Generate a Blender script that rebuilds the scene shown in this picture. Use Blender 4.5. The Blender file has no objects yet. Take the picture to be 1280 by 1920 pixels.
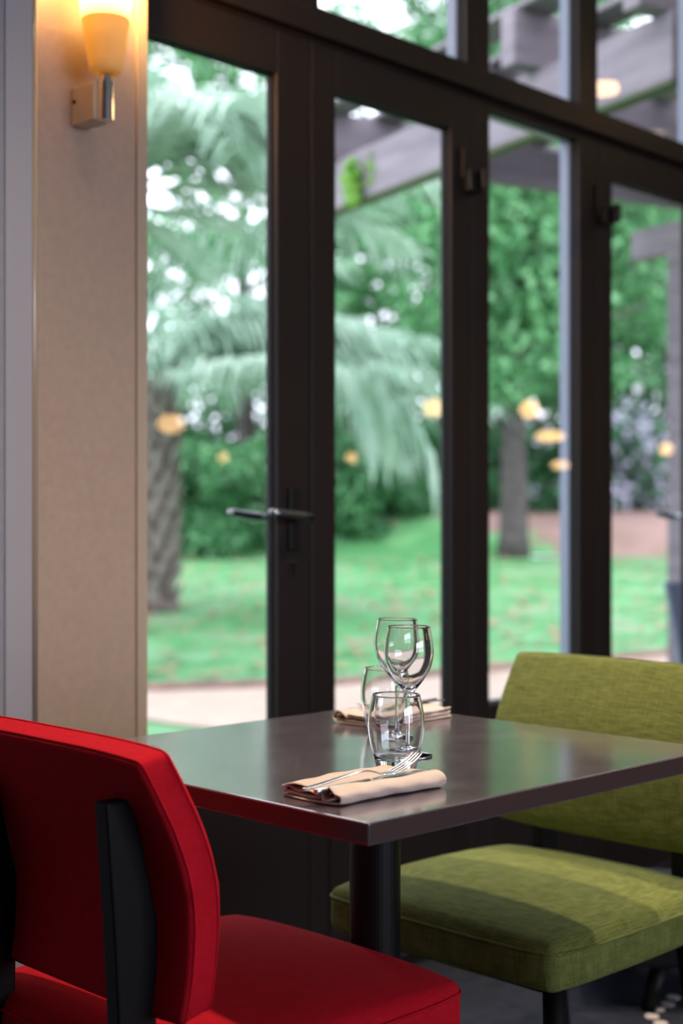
import bpy, bmesh, math, random
import numpy as np
from mathutils import Vector, Matrix

# ------------------------------------------------------------------ camera, world, light
S = bpy.context.scene
C = S.collection
F = 2700.0                       # focal length in pixels of the 1280x1920 frame
CAMZ = 1.095
VX, VY = 0.7325, 0.6807          # view direction; the glazed front runs along +X, outside is +Y
HOR = 965.0                      # horizon row

def W(L, d, z=0.0):              # metres to the right of / ahead of the viewpoint -> place in the world
    return Vector((d*VX + L*VY, d*VY - L*VX, z))

cam = bpy.data.cameras.new('camera')
cam.sensor_fit = 'VERTICAL'; cam.sensor_height = 36.0; cam.lens = F/1920*36
cam.shift_y = 5/1920
cam.dof.use_dof = True; cam.dof.focus_distance = 1.93; cam.dof.aperture_fstop = 2.8
cam.clip_start = 0.05; cam.clip_end = 500
co = bpy.data.objects.new('camera', cam); C.objects.link(co)
co.location = (0, 0, CAMZ)
co.rotation_euler = (math.pi/2, 0, math.atan2(VY, VX) - math.pi/2)
S.camera = co

S.view_settings.view_transform = 'Standard'
S.view_settings.look = 'None'
S.view_settings.gamma = 1
S.view_settings.exposure = 0.0
S.view_settings.use_curve_mapping = False
S.cycles.use_denoising = True
S.cycles.caustics_reflective = False
S.cycles.caustics_refractive = False
S.cycles.max_bounces = 16
S.cycles.transmission_bounces = 14
S.cycles.transparent_max_bounces = 24
S.cycles.sample_clamp_indirect = 6

world = bpy.data.worlds.new('sky'); S.world = world; world.use_nodes = True
wn = world.node_tree.nodes; wl = world.node_tree.links
bg = wn['Background']
SKY = 5.0
bg.inputs['Strength'].default_value = SKY
geo = wn.new('ShaderNodeNewGeometry'); sep = wn.new('ShaderNodeSeparateXYZ'); ramp = wn.new('ShaderNodeValToRGB')
tc = wn.new('ShaderNodeTexCoord')
wl.new(tc.outputs['Generated'], sep.inputs[0]); wl.new(sep.outputs['Z'], ramp.inputs[0])
ramp.color_ramp.elements[0].position = 0.0; ramp.color_ramp.elements[0].color = (0.78, 0.80, 0.96, 1)
ramp.color_ramp.elements[1].position = 0.75; ramp.color_ramp.elements[1].color = (0.86, 0.89, 1.0, 1)
wl.new(ramp.outputs[0], bg.inputs['Color'])

def light(name, kind, loc, energy, color, size=1, size_y=None, target=None, spot=None, blend=0.3):
    l = bpy.data.lights.new(name, kind); l.energy = energy; l.color = color
    if kind == 'AREA':
        l.size = size
        if size_y: l.shape = 'RECTANGLE'; l.size_y = size_y
    else: l.shadow_soft_size = size
    if kind == 'SPOT': l.spot_size = spot; l.spot_blend = blend
    o = bpy.data.objects.new(name, l); C.objects.link(o); o.location = loc
    if target is not None:
        o.rotation_euler = (Vector(target) - Vector(loc)).to_track_quat('-Z', 'Y').to_euler()
    return o

# daylight through the glazed opening of the rear wall
light('daylight_rear_window', 'AREA', (2.2, -7.4, 2.25), 115, (0.76, 0.82, 1.0), 6.0, 0.9, (2.2, 0, 1.2))
# warm ceiling downlights
DOWN = [(2.75, 1.0), (1.35, 1.05), (4.4, -0.6), (6.5, 0.8)]

# ------------------------------------------------------------------ helpers
def tag(o, label=None, cat=None, group=None, kind=None):
    if label: o['label'] = label
    if cat: o['category'] = cat
    if group: o['group'] = group
    if kind: o['kind'] = kind
    return o

def empty(name, loc=(0, 0, 0), rz=0, parent=None):
    o = bpy.data.objects.new(name, None); C.objects.link(o)
    o.location = loc; o.rotation_euler = (0, 0, rz); o.empty_display_size = 0.1
    if parent: o.parent = parent
    return o

def mesh(name, v, f, mats, parent=None, smooth=False, mi=None):
    me = bpy.data.meshes.new(name)
    me.from_pydata([tuple(p) for p in v], [], f)
    if not isinstance(mats, (list, tuple)): mats = [mats]
    for m in mats: me.materials.append(m)
    if mi is not None: me.polygons.foreach_set('material_index', mi)
    if smooth: me.polygons.foreach_set('use_smooth', [True]*len(me.polygons))
    me.update()
    o = bpy.data.objects.new(name, me); C.objects.link(o)
    if parent: o.parent = parent
    return o

class MB:
    def __init__(s): s.v = []; s.f = []; s.m = []
    def add(s, v, f, M=None, mi=0):
        n = len(s.v)
        s.v += [(M @ Vector(p)) if M is not None else Vector(p) for p in v]
        s.f += [[i+n for i in q] for q in f]; s.m += [mi]*len(f)
        return s
    def box(s, a, b, M=None, mi=0):
        (x0, y0, z0), (x1, y1, z1) = a, b
        v = [(x0,y0,z0),(x1,y0,z0),(x1,y1,z0),(x0,y1,z0),(x0,y0,z1),(x1,y0,z1),(x1,y1,z1),(x0,y1,z1)]
        f = [[0,3,2,1],[4,5,6,7],[0,1,5,4],[1,2,6,5],[2,3,7,6],[3,0,4,7]]
        return s.add(v, f, M, mi)
    def cyl(s, p0, p1, r0, r1=None, n=20, M=None, mi=0):
        r1 = r0 if r1 is None else r1
        p0 = Vector(p0); p1 = Vector(p1); q = (p1-p0).to_track_quat('Z', 'Y')
        v = []
        for p, r in ((p0, r0), (p1, r1)):
            for i in range(n):
                a = 2*math.pi*i/n; v.append(p + q @ Vector((r*math.cos(a), r*math.sin(a), 0)))
        f = [[i, (i+1) % n, n+(i+1) % n, n+i] for i in range(n)] + [list(range(n))[::-1], list(range(n, 2*n))]
        return s.add(v, f, M, mi)
    def lathe(s, prof, n=48, M=None, mi=0, closed=False):
        v = []; k = len(prof)
        for (r, z) in prof:
            for i in range(n):
                a = 2*math.pi*i/n; v.append((max(r, 1e-5)*math.cos(a), max(r, 1e-5)*math.sin(a), z))
        f = []
        for j in range(k if closed else k-1):
            jj = (j+1) % k
            for i in range(n):
                f.append([j*n+i, j*n+(i+1) % n, jj*n+(i+1) % n, jj*n+i])
        return s.add(v, f, M, mi)
    def tube(s, pts, rad, n=10, M=None, mi=0, flat=None, closed=False):
        pts = [Vector(p) for p in pts]; k = len(pts); v = []; q = None
        for j, p in enumerate(pts):
            if closed: t = pts[(j+1) % k] - pts[j-1]
            else: t = pts[min(j+1, k-1)] - pts[max(j-1, 0)]
            t.normalize()
            if q is None: q = t.to_track_quat('Z', 'Y')
            else: q = tp_.rotation_difference(t) @ q
            tp_ = t
            r = rad[j] if isinstance(rad, (list, tuple)) else rad
            rx, ry = r if isinstance(r, tuple) else (r, r)
            for i in range(n):
                a = 2*math.pi*i/n
                v.append(p + q @ Vector((rx*math.cos(a), ry*math.sin(a), 0)))
        f = []
        for j in range(k if closed else k-1):
            jj = (j+1) % k
            f += [[j*n+i, j*n+(i+1) % n, jj*n+(i+1) % n, jj*n+i] for i in range(n)]
        if not closed: f += [list(range(n))[::-1], list(range((k-1)*n, k*n))]
        return s.add(v, f, M, mi)
    def build(s, name, mats, parent=None, smooth=False, bevel=0, seg=2, autosmooth=False):
        o = mesh(name, s.v, s.f, mats, parent, smooth, s.m if isinstance(mats, (list, tuple)) else None)
        if bevel:
            b = o.modifiers.new('bevel', 'BEVEL'); b.width = bevel; b.segments = seg; b.limit_method = 'ANGLE'
            b.harden_normals = False
        return o

def copy_tree(o, parent=None):
    c = o.copy(); C.objects.link(c); c.parent = parent
    for ch in o.children: copy_tree(ch, c)
    return c

# ------------------------------------------------------------------ materials
def mat(name, col=(0.5, 0.5, 0.5), rough=0.5, metal=0, spec=0.5, **kw):
    m = bpy.data.materials.new(name); m.use_nodes = True
    b = m.node_tree.nodes['Principled BSDF']
    b.inputs['Base Color'].default_value = (*col, 1); b.inputs['Roughness'].default_value = rough
    b.inputs['Metallic'].default_value = metal; b.inputs['Specular IOR Level'].default_value = spec
    for k, v in kw.items():
        b.inputs[k.replace('_', ' ')].default_value = v
    return m

def noise_col(m, cols, scale=10, detail=4, coord='Object', bump=0, stretch=None, bscale=None, pos=None, rough=None):
    nt = m.node_tree; n = nt.nodes; l = nt.links; b = n['Principled BSDF']
    t = n.new('ShaderNodeTexCoord'); src = t.outputs[coord]
    if stretch:
        mp = n.new('ShaderNodeMapping'); mp.inputs['Scale'].default_value = stretch
        l.new(src, mp.inputs[0]); src = mp.outputs[0]
    nz = n.new('ShaderNodeTexNoise'); nz.inputs['Scale'].default_value = scale; nz.inputs['Detail'].default_value = detail
    l.new(src, nz.inputs['Vector'])
    r = n.new('ShaderNodeValToRGB'); cr = r.color_ramp
    pos = pos or [0.3 + 0.4*i/(len(cols)-1) for i in range(len(cols))]
    while len(cr.elements) < len(cols): cr.elements.new(0.5)
    for e, c, p in zip(cr.elements, cols, pos): e.color = (*c, 1); e.position = p
    l.new(nz.outputs['Fac'], r.inputs[0]); l.new(r.outputs[0], b.inputs['Base Color'])
    if bump:
        bn = n.new('ShaderNodeTexNoise'); bn.inputs['Scale'].default_value = bscale or scale*4
        l.new(src, bn.inputs['Vector'])
        bp = n.new('ShaderNodeBump'); bp.inputs['Strength'].default_value = bump; bp.inputs['Distance'].default_value = 0.01
        l.new(bn.outputs['Fac'], bp.inputs['Height']); l.new(bp.outputs[0], b.inputs['Normal'])
    return m

def fabric(name, c1, c2, c3, sheen=0.3, slub=1.0, sc=420):
    m = mat(name, c1, 0.92, spec=0.15)
    nt = m.node_tree; n = nt.nodes; l = nt.links; b = n['Principled BSDF']
    b.inputs['Sheen Weight'].default_value = sheen; b.inputs['Sheen Roughness'].default_value = 0.45
    b.inputs['Sheen Tint'].default_value = (*c3, 1)
    t = n.new('ShaderNodeTexCoord')
    outs = []
    for st in ((sc, sc*0.05, sc*0.05), (sc*0.05, sc, sc*0.05), (sc*0.05, sc*0.05, sc)):
        mp = n.new('ShaderNodeMapping'); mp.inputs['Scale'].default_value = st
        nz = n.new('ShaderNodeTexNoise'); nz.inputs['Scale'].default_value = 1.0; nz.inputs['Detail'].default_value = 2
        l.new(t.outputs['Object'], mp.inputs[0]); l.new(mp.outputs[0], nz.inputs['Vector']); outs.append(nz.outputs['Fac'])
    a1 = n.new('ShaderNodeMath'); a1.operation = 'ADD'; l.new(outs[0], a1.inputs[0]); l.new(outs[1], a1.inputs[1])
    a2 = n.new('ShaderNodeMath'); a2.operation = 'ADD'; l.new(a1.outputs[0], a2.inputs[0]); l.new(outs[2], a2.inputs[1])
    mr = n.new('ShaderNodeMapRange'); mr.inputs['From Min'].default_value = 1.5-0.42/slub; mr.inputs['From Max'].default_value = 1.5+0.42/slub
    l.new(a2.outputs[0], mr.inputs[0])
    r = n.new('ShaderNodeValToRGB'); r.color_ramp.elements[0].color = (*c2, 1); r.color_ramp.elements[1].color = (*c1, 1)
    l.new(mr.outputs[0], r.inputs[0]); l.new(r.outputs[0], b.inputs['Base Color'])
    bp = n.new('ShaderNodeBump'); bp.inputs['Strength'].default_value = 0.35; bp.inputs['Distance'].default_value = 0.0015
    l.new(mr.outputs[0], bp.inputs['Height']); l.new(bp.outputs[0], b.inputs['Normal'])
    return m

M = {}
M['frame'] = mat('dark_frame', (0.012, 0.0075, 0.007), 0.5, spec=0.3)
M['frame_out'] = mat('frame_outside', (0.17, 0.20, 0.27), 0.4)
M['gasket'] = mat('gasket', (0.006, 0.006, 0.007), 0.7, spec=0.2)
M['wall_tan'] = noise_col(mat('wall_tan', rough=0.75, spec=0.3), [(0.45, 0.345, 0.28), (0.49, 0.375, 0.305)], 60, 3, bump=0.15, bscale=500)
M['wall_grey'] = noise_col(mat('wall_grey', rough=0.8, spec=0.3), [(0.285, 0.285, 0.335), (0.32, 0.32, 0.37)], 60, 3, bump=0.15, bscale=500)
M['wall_dark'] = mat('wall_dark', (0.10, 0.085, 0.08), 0.8)
M['strip_light'] = mat('strip_light', (0.38, 0.37, 0.415), 0.6)
M['bead'] = mat('bead', (0.42, 0.33, 0.25), 0.14)
M['trim_tan'] = mat('trim_tan', (0.50, 0.40, 0.31), 0.45)
M['ceiling'] = mat('ceiling', (0.55, 0.53, 0.50), 0.9)
M['black'] = mat('black_wood', (0.004, 0.0035, 0.004), 0.5, spec=0.25)
M['black_metal'] = mat('black_metal', (0.004, 0.004, 0.0045), 0.45, spec=0.3)
M['chrome'] = mat('chrome', (0.75, 0.73, 0.72), 0.12, metal=1)
M['steel'] = mat('polished_steel', (0.72, 0.71, 0.73), 0.14, metal=1)
M['dark_chrome'] = mat('dark_chrome', (0.28, 0.29, 0.32), 0.22, metal=1)
M['satin'] = mat('satin_plate', (0.62, 0.54, 0.42), 0.4, metal=0.25)
M['red'] = fabric('red_felt', (0.66, 0.009, 0.026), (0.48, 0.005, 0.014), (1.0, 0.05, 0.06), 0.15, 0.8, 900)
M['green'] = fabric('green_weave', (0.225, 0.25, 0.072), (0.105, 0.125, 0.028), (0.6, 0.7, 0.3), 0.2, 1.2, 620)
M['napkin'] = noise_col(mat('napkin', rough=0.9, spec=0.1, Sheen_Weight=0.3), [(0.78, 0.62, 0.54), (0.84, 0.68, 0.60)], 40, 3, bump=0.2, bscale=1500)
M['shell'] = mat('shell', (0.5, 0.5, 0.5), 0.5)

def glassmat(name, col=(1, 1, 1), ior=1.5):
    m = bpy.data.materials.new(name); m.use_nodes = True
    n = m.node_tree.nodes; n.clear()
    g = n.new('ShaderNodeBsdfGlass'); g.inputs['Color'].default_value = (*col, 1); g.inputs['IOR'].default_value = ior
    g.inputs['Roughness'].default_value = 0.0
    o = n.new('ShaderNodeOutputMaterial'); m.node_tree.links.new(g.outputs[0], o.inputs[0]); return m
M['glass'] = glassmat('drinking_glass', (0.985, 0.99, 0.99), 1.5)

def panemat():
    m = bpy.data.materials.new('window_glass'); m.use_nodes = True
    n = m.node_tree.nodes; l = m.node_tree.links; n.clear()
    t = n.new('ShaderNodeBsdfTransparent'); t.inputs[0].default_value = (0.975, 0.97, 0.975, 1)
    g = n.new('ShaderNodeBsdfGlossy'); g.inputs['Roughness'].default_value = 0.0
    fr = n.new('ShaderNodeFresnel'); fr.inputs['IOR'].default_value = 1.45
    mx = n.new('ShaderNodeMixShader'); o = n.new('ShaderNodeOutputMaterial')
    ge = n.new('ShaderNodeNewGeometry'); inv = n.new('ShaderNodeMath'); inv.operation = 'SUBTRACT'; inv.inputs[0].default_value = 1.0
    mul = n.new('ShaderNodeMath'); mul.operation = 'MULTIPLY'
    l.new(ge.outputs['Backfacing'], inv.inputs[1]); l.new(fr.outputs[0], mul.inputs[0]); l.new(inv.outputs[0], mul.inputs[1])
    l.new(mul.outputs[0], mx.inputs[0]); l.new(t.outputs[0], mx.inputs[1]); l.new(g.outputs[0], mx.inputs[2]); l.new(mx.outputs[0], o.inputs[0])
    return m
M['pane'] = panemat()

def emis(name, col, s):
    m = bpy.data.materials.new(name); m.use_nodes = True
    n = m.node_tree.nodes; n.clear()
    e = n.new('ShaderNodeEmission'); e.inputs[0].default_value = (*col, 1); e.inputs[1].default_value = s
    o = n.new('ShaderNodeOutputMaterial'); m.node_tree.links.new(e.outputs[0], o.inputs[0]); return m

# tabletop: mottled brown laminate, bluish room light tinted into its base colours
m = mat('table_laminate', rough=0.27, spec=0.7); M['table'] = m
noise_col(m, [(0.095, 0.072, 0.086), (0.120, 0.092, 0.108), (0.16, 0.13, 0.148)], 14, 9, pos=[0.3, 0.5, 0.72])
nt = m.node_tree; n = nt.nodes; l = nt.links; b = n['Principled BSDF']
tcn = n.new('ShaderNodeTexCoord'); nz = n.new('ShaderNodeTexNoise'); nz.inputs['Scale'].default_value = 26; nz.inputs['Detail'].default_value = 8
nz.inputs['Roughness'].default_value = 0.7
mr = n.new('ShaderNodeMapRange'); mr.inputs['To Min'].default_value = 0.17; mr.inputs['To Max'].default_value = 0.27
mr.inputs['From Min'].default_value = 0.3; mr.inputs['From Max'].default_value = 0.7
l.new(tcn.outputs['Object'], nz.inputs['Vector']); l.new(nz.outputs['Fac'], mr.inputs[0]); l.new(mr.outputs[0], b.inputs['Roughness'])
b.inputs['Coat Weight'].default_value = 1.0; b.inputs['Coat Roughness'].default_value = 0.14; b.inputs['Coat IOR'].default_value = 2.1
bp = n.new('ShaderNodeBump'); bp.inputs['Strength'].default_value = 0.06; bp.inputs['Distance'].default_value = 0.002
nz2 = n.new('ShaderNodeTexNoise'); nz2.inputs['Scale'].default_value = 180; nz2.inputs['Detail'].default_value = 3
l.new(tcn.outputs['Object'], nz2.inputs['Vector']); l.new(nz2.outputs['Fac'], bp.inputs['Height']); l.new(bp.outputs[0], b.inputs['Normal'])
M['table_edge'] = mat('table_edge', (0.085, 0.048, 0.042), 0.32)

# outside
M['carpet'] = noise_col(mat('carpet', rough=0.95, spec=0.1), [(0.026, 0.029, 0.044), (0.040, 0.044, 0.064)], 25, 6, bump=0.3, bscale=900)
M['dot'] = mat('carpet_dot', (0.75, 0.68, 0.66), 0.8)
M['grass'] = noise_col(mat('grass', rough=0.7, spec=0.35), [(0.045, 0.19, 0.055), (0.075, 0.27, 0.090), (0.14, 0.30, 0.15), (0.24, 0.20, 0.12)], 1.3, 8, 'Object',
                       stretch=(1, 1, 1), pos=[0.3, 0.48, 0.62, 0.74], bump=0.6, bscale=12)
M['path'] = noise_col(mat('path', rough=0.9), [(0.38, 0.295, 0.23), (0.45, 0.36, 0.29)], 5, 5)
M['soil'] = noise_col(mat('soil', rough=0.9), [(0.10, 0.06, 0.05), (0.26, 0.16, 0.13), (0.36, 0.24, 0.20)], 2.5, 6)
M['wood'] = noise_col(mat('weathered_wood', rough=0.8), [(0.15, 0.13, 0.15), (0.23, 0.20, 0.225)], 3, 6, stretch=(1, 1, 6))
M['wood_green'] = mat('olive_edge', (0.09, 0.11, 0.06), 0.9)
M['bark'] = noise_col(mat('bark', rough=0.9), [(0.035, 0.03, 0.03), (0.10, 0.085, 0.08)], 6, 6, bump=0.5)
M['palm_bark'] = noise_col(mat('palm_bark', rough=0.9), [(0.05, 0.035, 0.032), (0.20, 0.15, 0.14)], 7, 6, bump=0.5)

M['leaf_base'] = noise_col(mat('leaf_base', rough=0.85), [(0.10, 0.08, 0.075), (0.36, 0.30, 0.27)], 9, 4)
def leafmat(name, c1, c2, rough=0.35, trans=0.35, spec=0.38, sc=1.5):
    m = mat(name, c1, rough, spec=spec); noise_col(m, [c1, c2], sc, 2)
    nt = m.node_tree; n = nt.nodes; l = nt.links
    b = n['Principled BSDF']; o = n['Material Output']
    tr = n.new('ShaderNodeBsdfTranslucent'); mx = n.new('ShaderNodeMixShader'); mx.inputs[0].default_value = trans
    src = b.inputs['Base Color'].links[0].from_socket
    l.new(src, tr.inputs[0]); l.new(b.outputs[0], mx.inputs[1]); l.new(tr.outputs[0], mx.inputs[2]); l.new(mx.outputs[0], o.inputs[0])
    return m
M['leaf_dark'] = leafmat('leaf_dark', (0.025, 0.10, 0.035), (0.06, 0.22, 0.08), 0.33)
M['leaf_mid'] = leafmat('leaf_mid', (0.06, 0.24, 0.08), (0.16, 0.42, 0.18), 0.36)
M['leaf_light'] = leafmat('leaf_light', (0.13, 0.42, 0.15), (0.32, 0.58, 0.32), 0.4)
M['leaf_palm'] = leafmat('leaf_palm', (0.20, 0.36, 0.25), (0.42, 0.55, 0.45), 0.4, 0.3)
M['flower'] = mat('flower', (0.55, 0.50, 0.66), 0.7)
M['leaf_fallen'] = mat('leaf_fallen', (0.36, 0.21, 0.13), 0.8)

# ------------------------------------------------------------------ the room
D = 2.30            # the glazed front stands 2.3 m from the camera
H = 3.05
XR, XL, YB = 14.5, -2.6, -8.0
fl = MB().box((XL, YB, -0.1), (XR, D+0.10, 0))
# chain of round dots woven into the carpet
dots = [(1290, 1856), (1262, 1870), (1252, 1883), (1232, 1893), (1222, 1906), (1238, 1919), (1226, 1931), (1300, 1846), (1330, 1838), (1345, 1826), (1362, 1836), (1215, 1942), (1205, 1955)]
for px, py in dots:
    d = CAMZ*F/(py-HOR); p = W((px-640)/F*d, d, 0)
    fl.cyl((p.x, p.y, 0.0), (p.x, p.y, 0.0012), 0.0155, n=20, mi=1)
tag(fl.build('floor', [M['carpet'], M['dot']]), kind='structure')
tag(MB().box((XL, YB, H), (XR, D+0.1, H+0.1)).build('ceiling', M['ceiling']), kind='structure')
tag(MB().box((XR, YB, 0), (XR+0.1, D+0.1, H)).build('wall_right', M['wall_dark']), kind='structure')
# left wall, and rear wall with a glazed opening for daylight
mb = MB()
mb.box((XL-0.1, YB, 0), (XL, 2.1, H))
tag(mb.build('wall_left', M['wall_dark']), kind='structure')
mb = MB()
mb.box((XL, YB-0.1, 0), (-1, YB, H)).box((5.4, YB-0.1, 0), (XR, YB, H)).box((-1, YB-0.1, 0), (5.4, YB, 0.45)).box((-1, YB-0.1, 2.75), (5.4, YB, H))
tag(mb.build('wall_rear', M['wall_dark']), kind='structure')

YW = 2.22
# grey pier and tan panelled wall beside the glazing
pier = MB().box((XL, 2.10, 0), (1.412, 2.42, H))
tag(pier.build('wall_pier', M['wall_grey']), kind='structure')
tag(MB().box((1.412, 2.096, 0), (1.468, 2.42, H)).build('trim_1', M['strip_light'], bevel=0.003), kind='structure')
bd = MB().cyl((1.474, 2.104, 0), (1.474, 2.104, H), 0.0085, n=24)
tag(bd.build('trim_2', M['bead'], smooth=True), kind='structure')
tag(MB().box((1.468, YW, 0), (1.795, 2.42, H)).build('wall_panel', M['wall_tan']), kind='structure')
tr = MB().box((1.797, YW-0.004, 0), (1.823, 2.42, H)).box((1.468, 2.10, 0), (1.478, YW, H))
tag(tr.build('trim_3', M['trim_tan'], bevel=0.002), kind='structure')

# ---- glazed front
def rect_frame(mb, x0, x1, z0, z1, gx0, gx1, gz0, gz1, ya, yb):
    mb.box((x0, ya, z0), (gx0, yb, z1)); mb.box((gx1, ya, z0), (x1, yb, z1))
    mb.box((gx0, ya, z0), (gx1, yb, gz0)); mb.box((gx0, ya, gz1), (gx1, yb, z1))

def door(n, x0, x1, g0, g1, zt=2.082, zb=0.595, top=2.185):
    r = empty('door_%d' % n, (x0, D, 0)); tag(r, kind='structure')
    f = MB(); rect_frame(f, 0, x1-x0, 0.012, top, g0-x0, g1-x0, zb, zt, 0.0, 0.036)
    f.build('door_frame', M['frame'], r, bevel=0.004)
    a, c = g0-x0, g1-x0
    # glazing bead seen inside the glass edge
    bd = MB(); rect_frame(bd, a, c, zb, zt, a+0.008, c-0.006, zb+0.008, zt-0.004, 0.012, 0.026)
    bd.build('glazing_bead', M['gasket'], r)
    MB().box((a, 0.017, zb), (c, 0.023, zt)).build('glass_pane', M['pane'], r)
    # kick panel moulding
    k = MB().box((0.06, -0.006, 0.10), (x1-x0-0.06, 0.0, 0.50)); k.build('kick_panel', M['frame'], r, bevel=0.004)
    return r

def lever(parent, lx, side, zc=1.09, y0=0.0, y1=0.036):
    # rose plate, neck and lever; side -1 = room side, +1 = garden side
    yb = y0 if side < 0 else y1
    mt = M['dark_chrome']
    h = MB().box((lx-0.016, min(yb, yb+side*0.009), zc-0.075), (lx+0.016, max(yb, yb+side*0.009), zc+0.065))
    h.build('handle_plate', M['black_metal'], parent, bevel=0.003)
    t = MB()
    yk = yb + side*0.052
    t.cyl((lx, yb, zc), (lx, yk, zc), 0.0095)
    t.tube([(lx+0.008, yk, zc-0.002), (lx-0.02, yk, zc), (lx-0.06, yk+side*0.002, zc+0.004), (lx-0.10, yk, zc+0.009), (lx-0.118, yk-side*0.004, zc+0.011)],
           [(0.0085, 0.011), (0.0085, 0.011), (0.007, 0.010), (0.006, 0.009), (0.004, 0.006)], 14)
    t.build('door_handle', mt, parent, smooth=True)

d1 = door(1, 1.77, 2.370, 1.845, 2.262)
lever(d1, 2.312-1.77, -1); lever(d1, 2.312-1.77, 1)
k = MB().cyl((2.316-1.77, -0.012, 0.985), (2.316-1.77, 0.0, 0.985), 0.009).box((2.311-1.77, -0.010, 0.962), (2.321-1.77, 0.0, 0.985))
k.build('lock_cylinder', M['chrome'], d1)
d2 = door(2, 2.373, 2.972, 2.456, 2.885)
d3 = door(3, 3.568, 4.200, 3.646, 4.101)
lever(d3, 4.150-3.568, -1); lever(d3, 4.150-3.568, 1)
for dd, hx, zc in ((d2, 2.955-2.373, 1.955), (d3, 3.585-3.568, 1.965)):
    h = MB().box((hx-0.026, -0.03, zc-0.028), (hx+0.026, 0.0, zc+0.028)).box((hx-0.034, -0.012, zc+0.0), (hx-0.022, 0.0, zc+0.085))
    h.cyl((hx+0.018, -0.042, zc-0.022), (hx+0.018, -0.042, zc+0.03), 0.012)
    h.build('door_stay', M['black_metal'], dd, bevel=0.003)
for dd, hx in ((d2, 2.93-2.373), (d3, 3.61-3.568)):
    h = MB().box((hx-0.05, -0.012, 0.30), (hx+0.012, 0.0, 0.318)).cyl((hx-0.04, -0.03, 0.309), (hx-0.04, 0, 0.309), 0.008)
    h.build('floor_bolt', M['dark_chrome'], dd, bevel=0.002)

def fixed(n, x0, x1, z0, z1, g0, g1, gz0, gz1):
    r = empty('window_%d' % n, (x0, D, z0)); tag(r, kind='structure')
    f = MB(); rect_frame(f, 0, x1-x0, 0, z1-z0, g0-x0, g1-x0, gz0-z0, gz1-z0, 0.0, 0.034)
    f.build('window_frame', M['frame'], r, bevel=0.004)
    a, c, e, t = g0-x0, g1-x0, gz0-z0, gz1-z0
    f = MB(); rect_frame(f, 0.0, x1-x0, 0, z1-z0, a, c, e, t, 0.034, 0.067)
    f.build('outer_frame', M['frame_out'], r, bevel=0.003)
    g = MB(); rect_frame(g, a, c, e, t, a+0.004, c-0.005, e+0.004, t-0.004, 0.014, 0.026)
    g.build('gasket', M['gasket'], r)
    MB().box((a, 0.017, e), (c, 0.023, t)).build('glass_pane', M['pane'], r)
    return r
fixed(1, 2.974, 3.566, 0.0, 2.185, 3.05, 3.470, 0.595, 2.165)
TZ = 2.192
tb = MB().box((1.77, D-0.022, TZ), (XR, D+0.06, 2.250)).box((1.77, D+0.0, 2.185), (XR, D+0.05, TZ))
tag(tb.build('trim_4', M['frame'], bevel=0.006), kind='structure')
fixed(2, 2.36, 2.972, 2.25, H, 2.400, 2.950, 2.268, 2.98)
fixed(3, 2.974, 3.566-0.02, 2.25, H, 3.05, 3.470, 2.268, 2.98)
fixed(4, 3.548, 4.200, 2.25, H, 3.568, 4.14, 2.268, 2.98)
fixed(5, 1.77, 2.358, 2.25, H, 1.84, 2.30, 2.268, 2.98)
# the glazing goes on to the right, out of the picture
i = 6; x = 4.204
while x < XR-1.3:
    fixed(i, x, x+1.2, 0.0, 2.185, x+0.08, x+1.12, 0.595, 2.165); i += 1
    fixed(i, x, x+1.2, 2.25, H, x+0.05, x+1.15, 2.268, 2.98); i += 1
    x += 1.202
tag(MB().box((x, D, 0), (XR, D+0.1, H)).build('wall_front', M['wall_dark']), kind='structure')
tag(MB().box((1.77, D-0.05, 0.0), (x, D, 0.012)).build('trim_5', M['dark_chrome']), kind='structure')

# ------------------------------------------------------------------ wall sconce
sc = empty('wall_sconce', (1.660, YW, 1.80))
tag(sc, 'wall sconce with frosted tapered shade on a square metal bracket, lit, on the tan wall', 'wall lamp')
dz = 1.862-1.80
b_ = MB().box((-0.020, -0.072, dz-0.036), (0.020, 0.0, dz+0.036)); b_.build('bracket', M['satin'], sc, bevel=0.004)
s_ = MB().cyl((-0.0205, -0.012, dz+0.008), (-0.023, -0.012, dz+0.008), 0.0035); s_.build('screw', M['black_metal'], sc)
# rounded chrome front that carries the cup
t_ = MB()
pr = []
for a in range(0, 181, 15):
    pr.append((0.016*math.cos(math.radians(a)), -0.080-0.016*math.sin(math.radians(a))))
v = [(x_, y_, dz-0.036) for x_, y_ in pr] + [(x_, y_, dz+0.036) for x_, y_ in pr]; k = len(pr)
t_.add(v, [[i, i+1, k+i+1, k+i][::-1] for i in range(k-1)] + [[k-1, 0, k, 2*k-1][::-1], list(range(k)), list(range(k, 2*k))[::-1]])
t_.box((-0.016, -0.080, dz-0.036), (0.016, -0.072, dz+0.036))
t_.cyl((0, -0.080, dz+0.036), (0, -0.080, dz+0.058), 0.010)
t_.build('chrome_holder', M['chrome'], sc)
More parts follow.
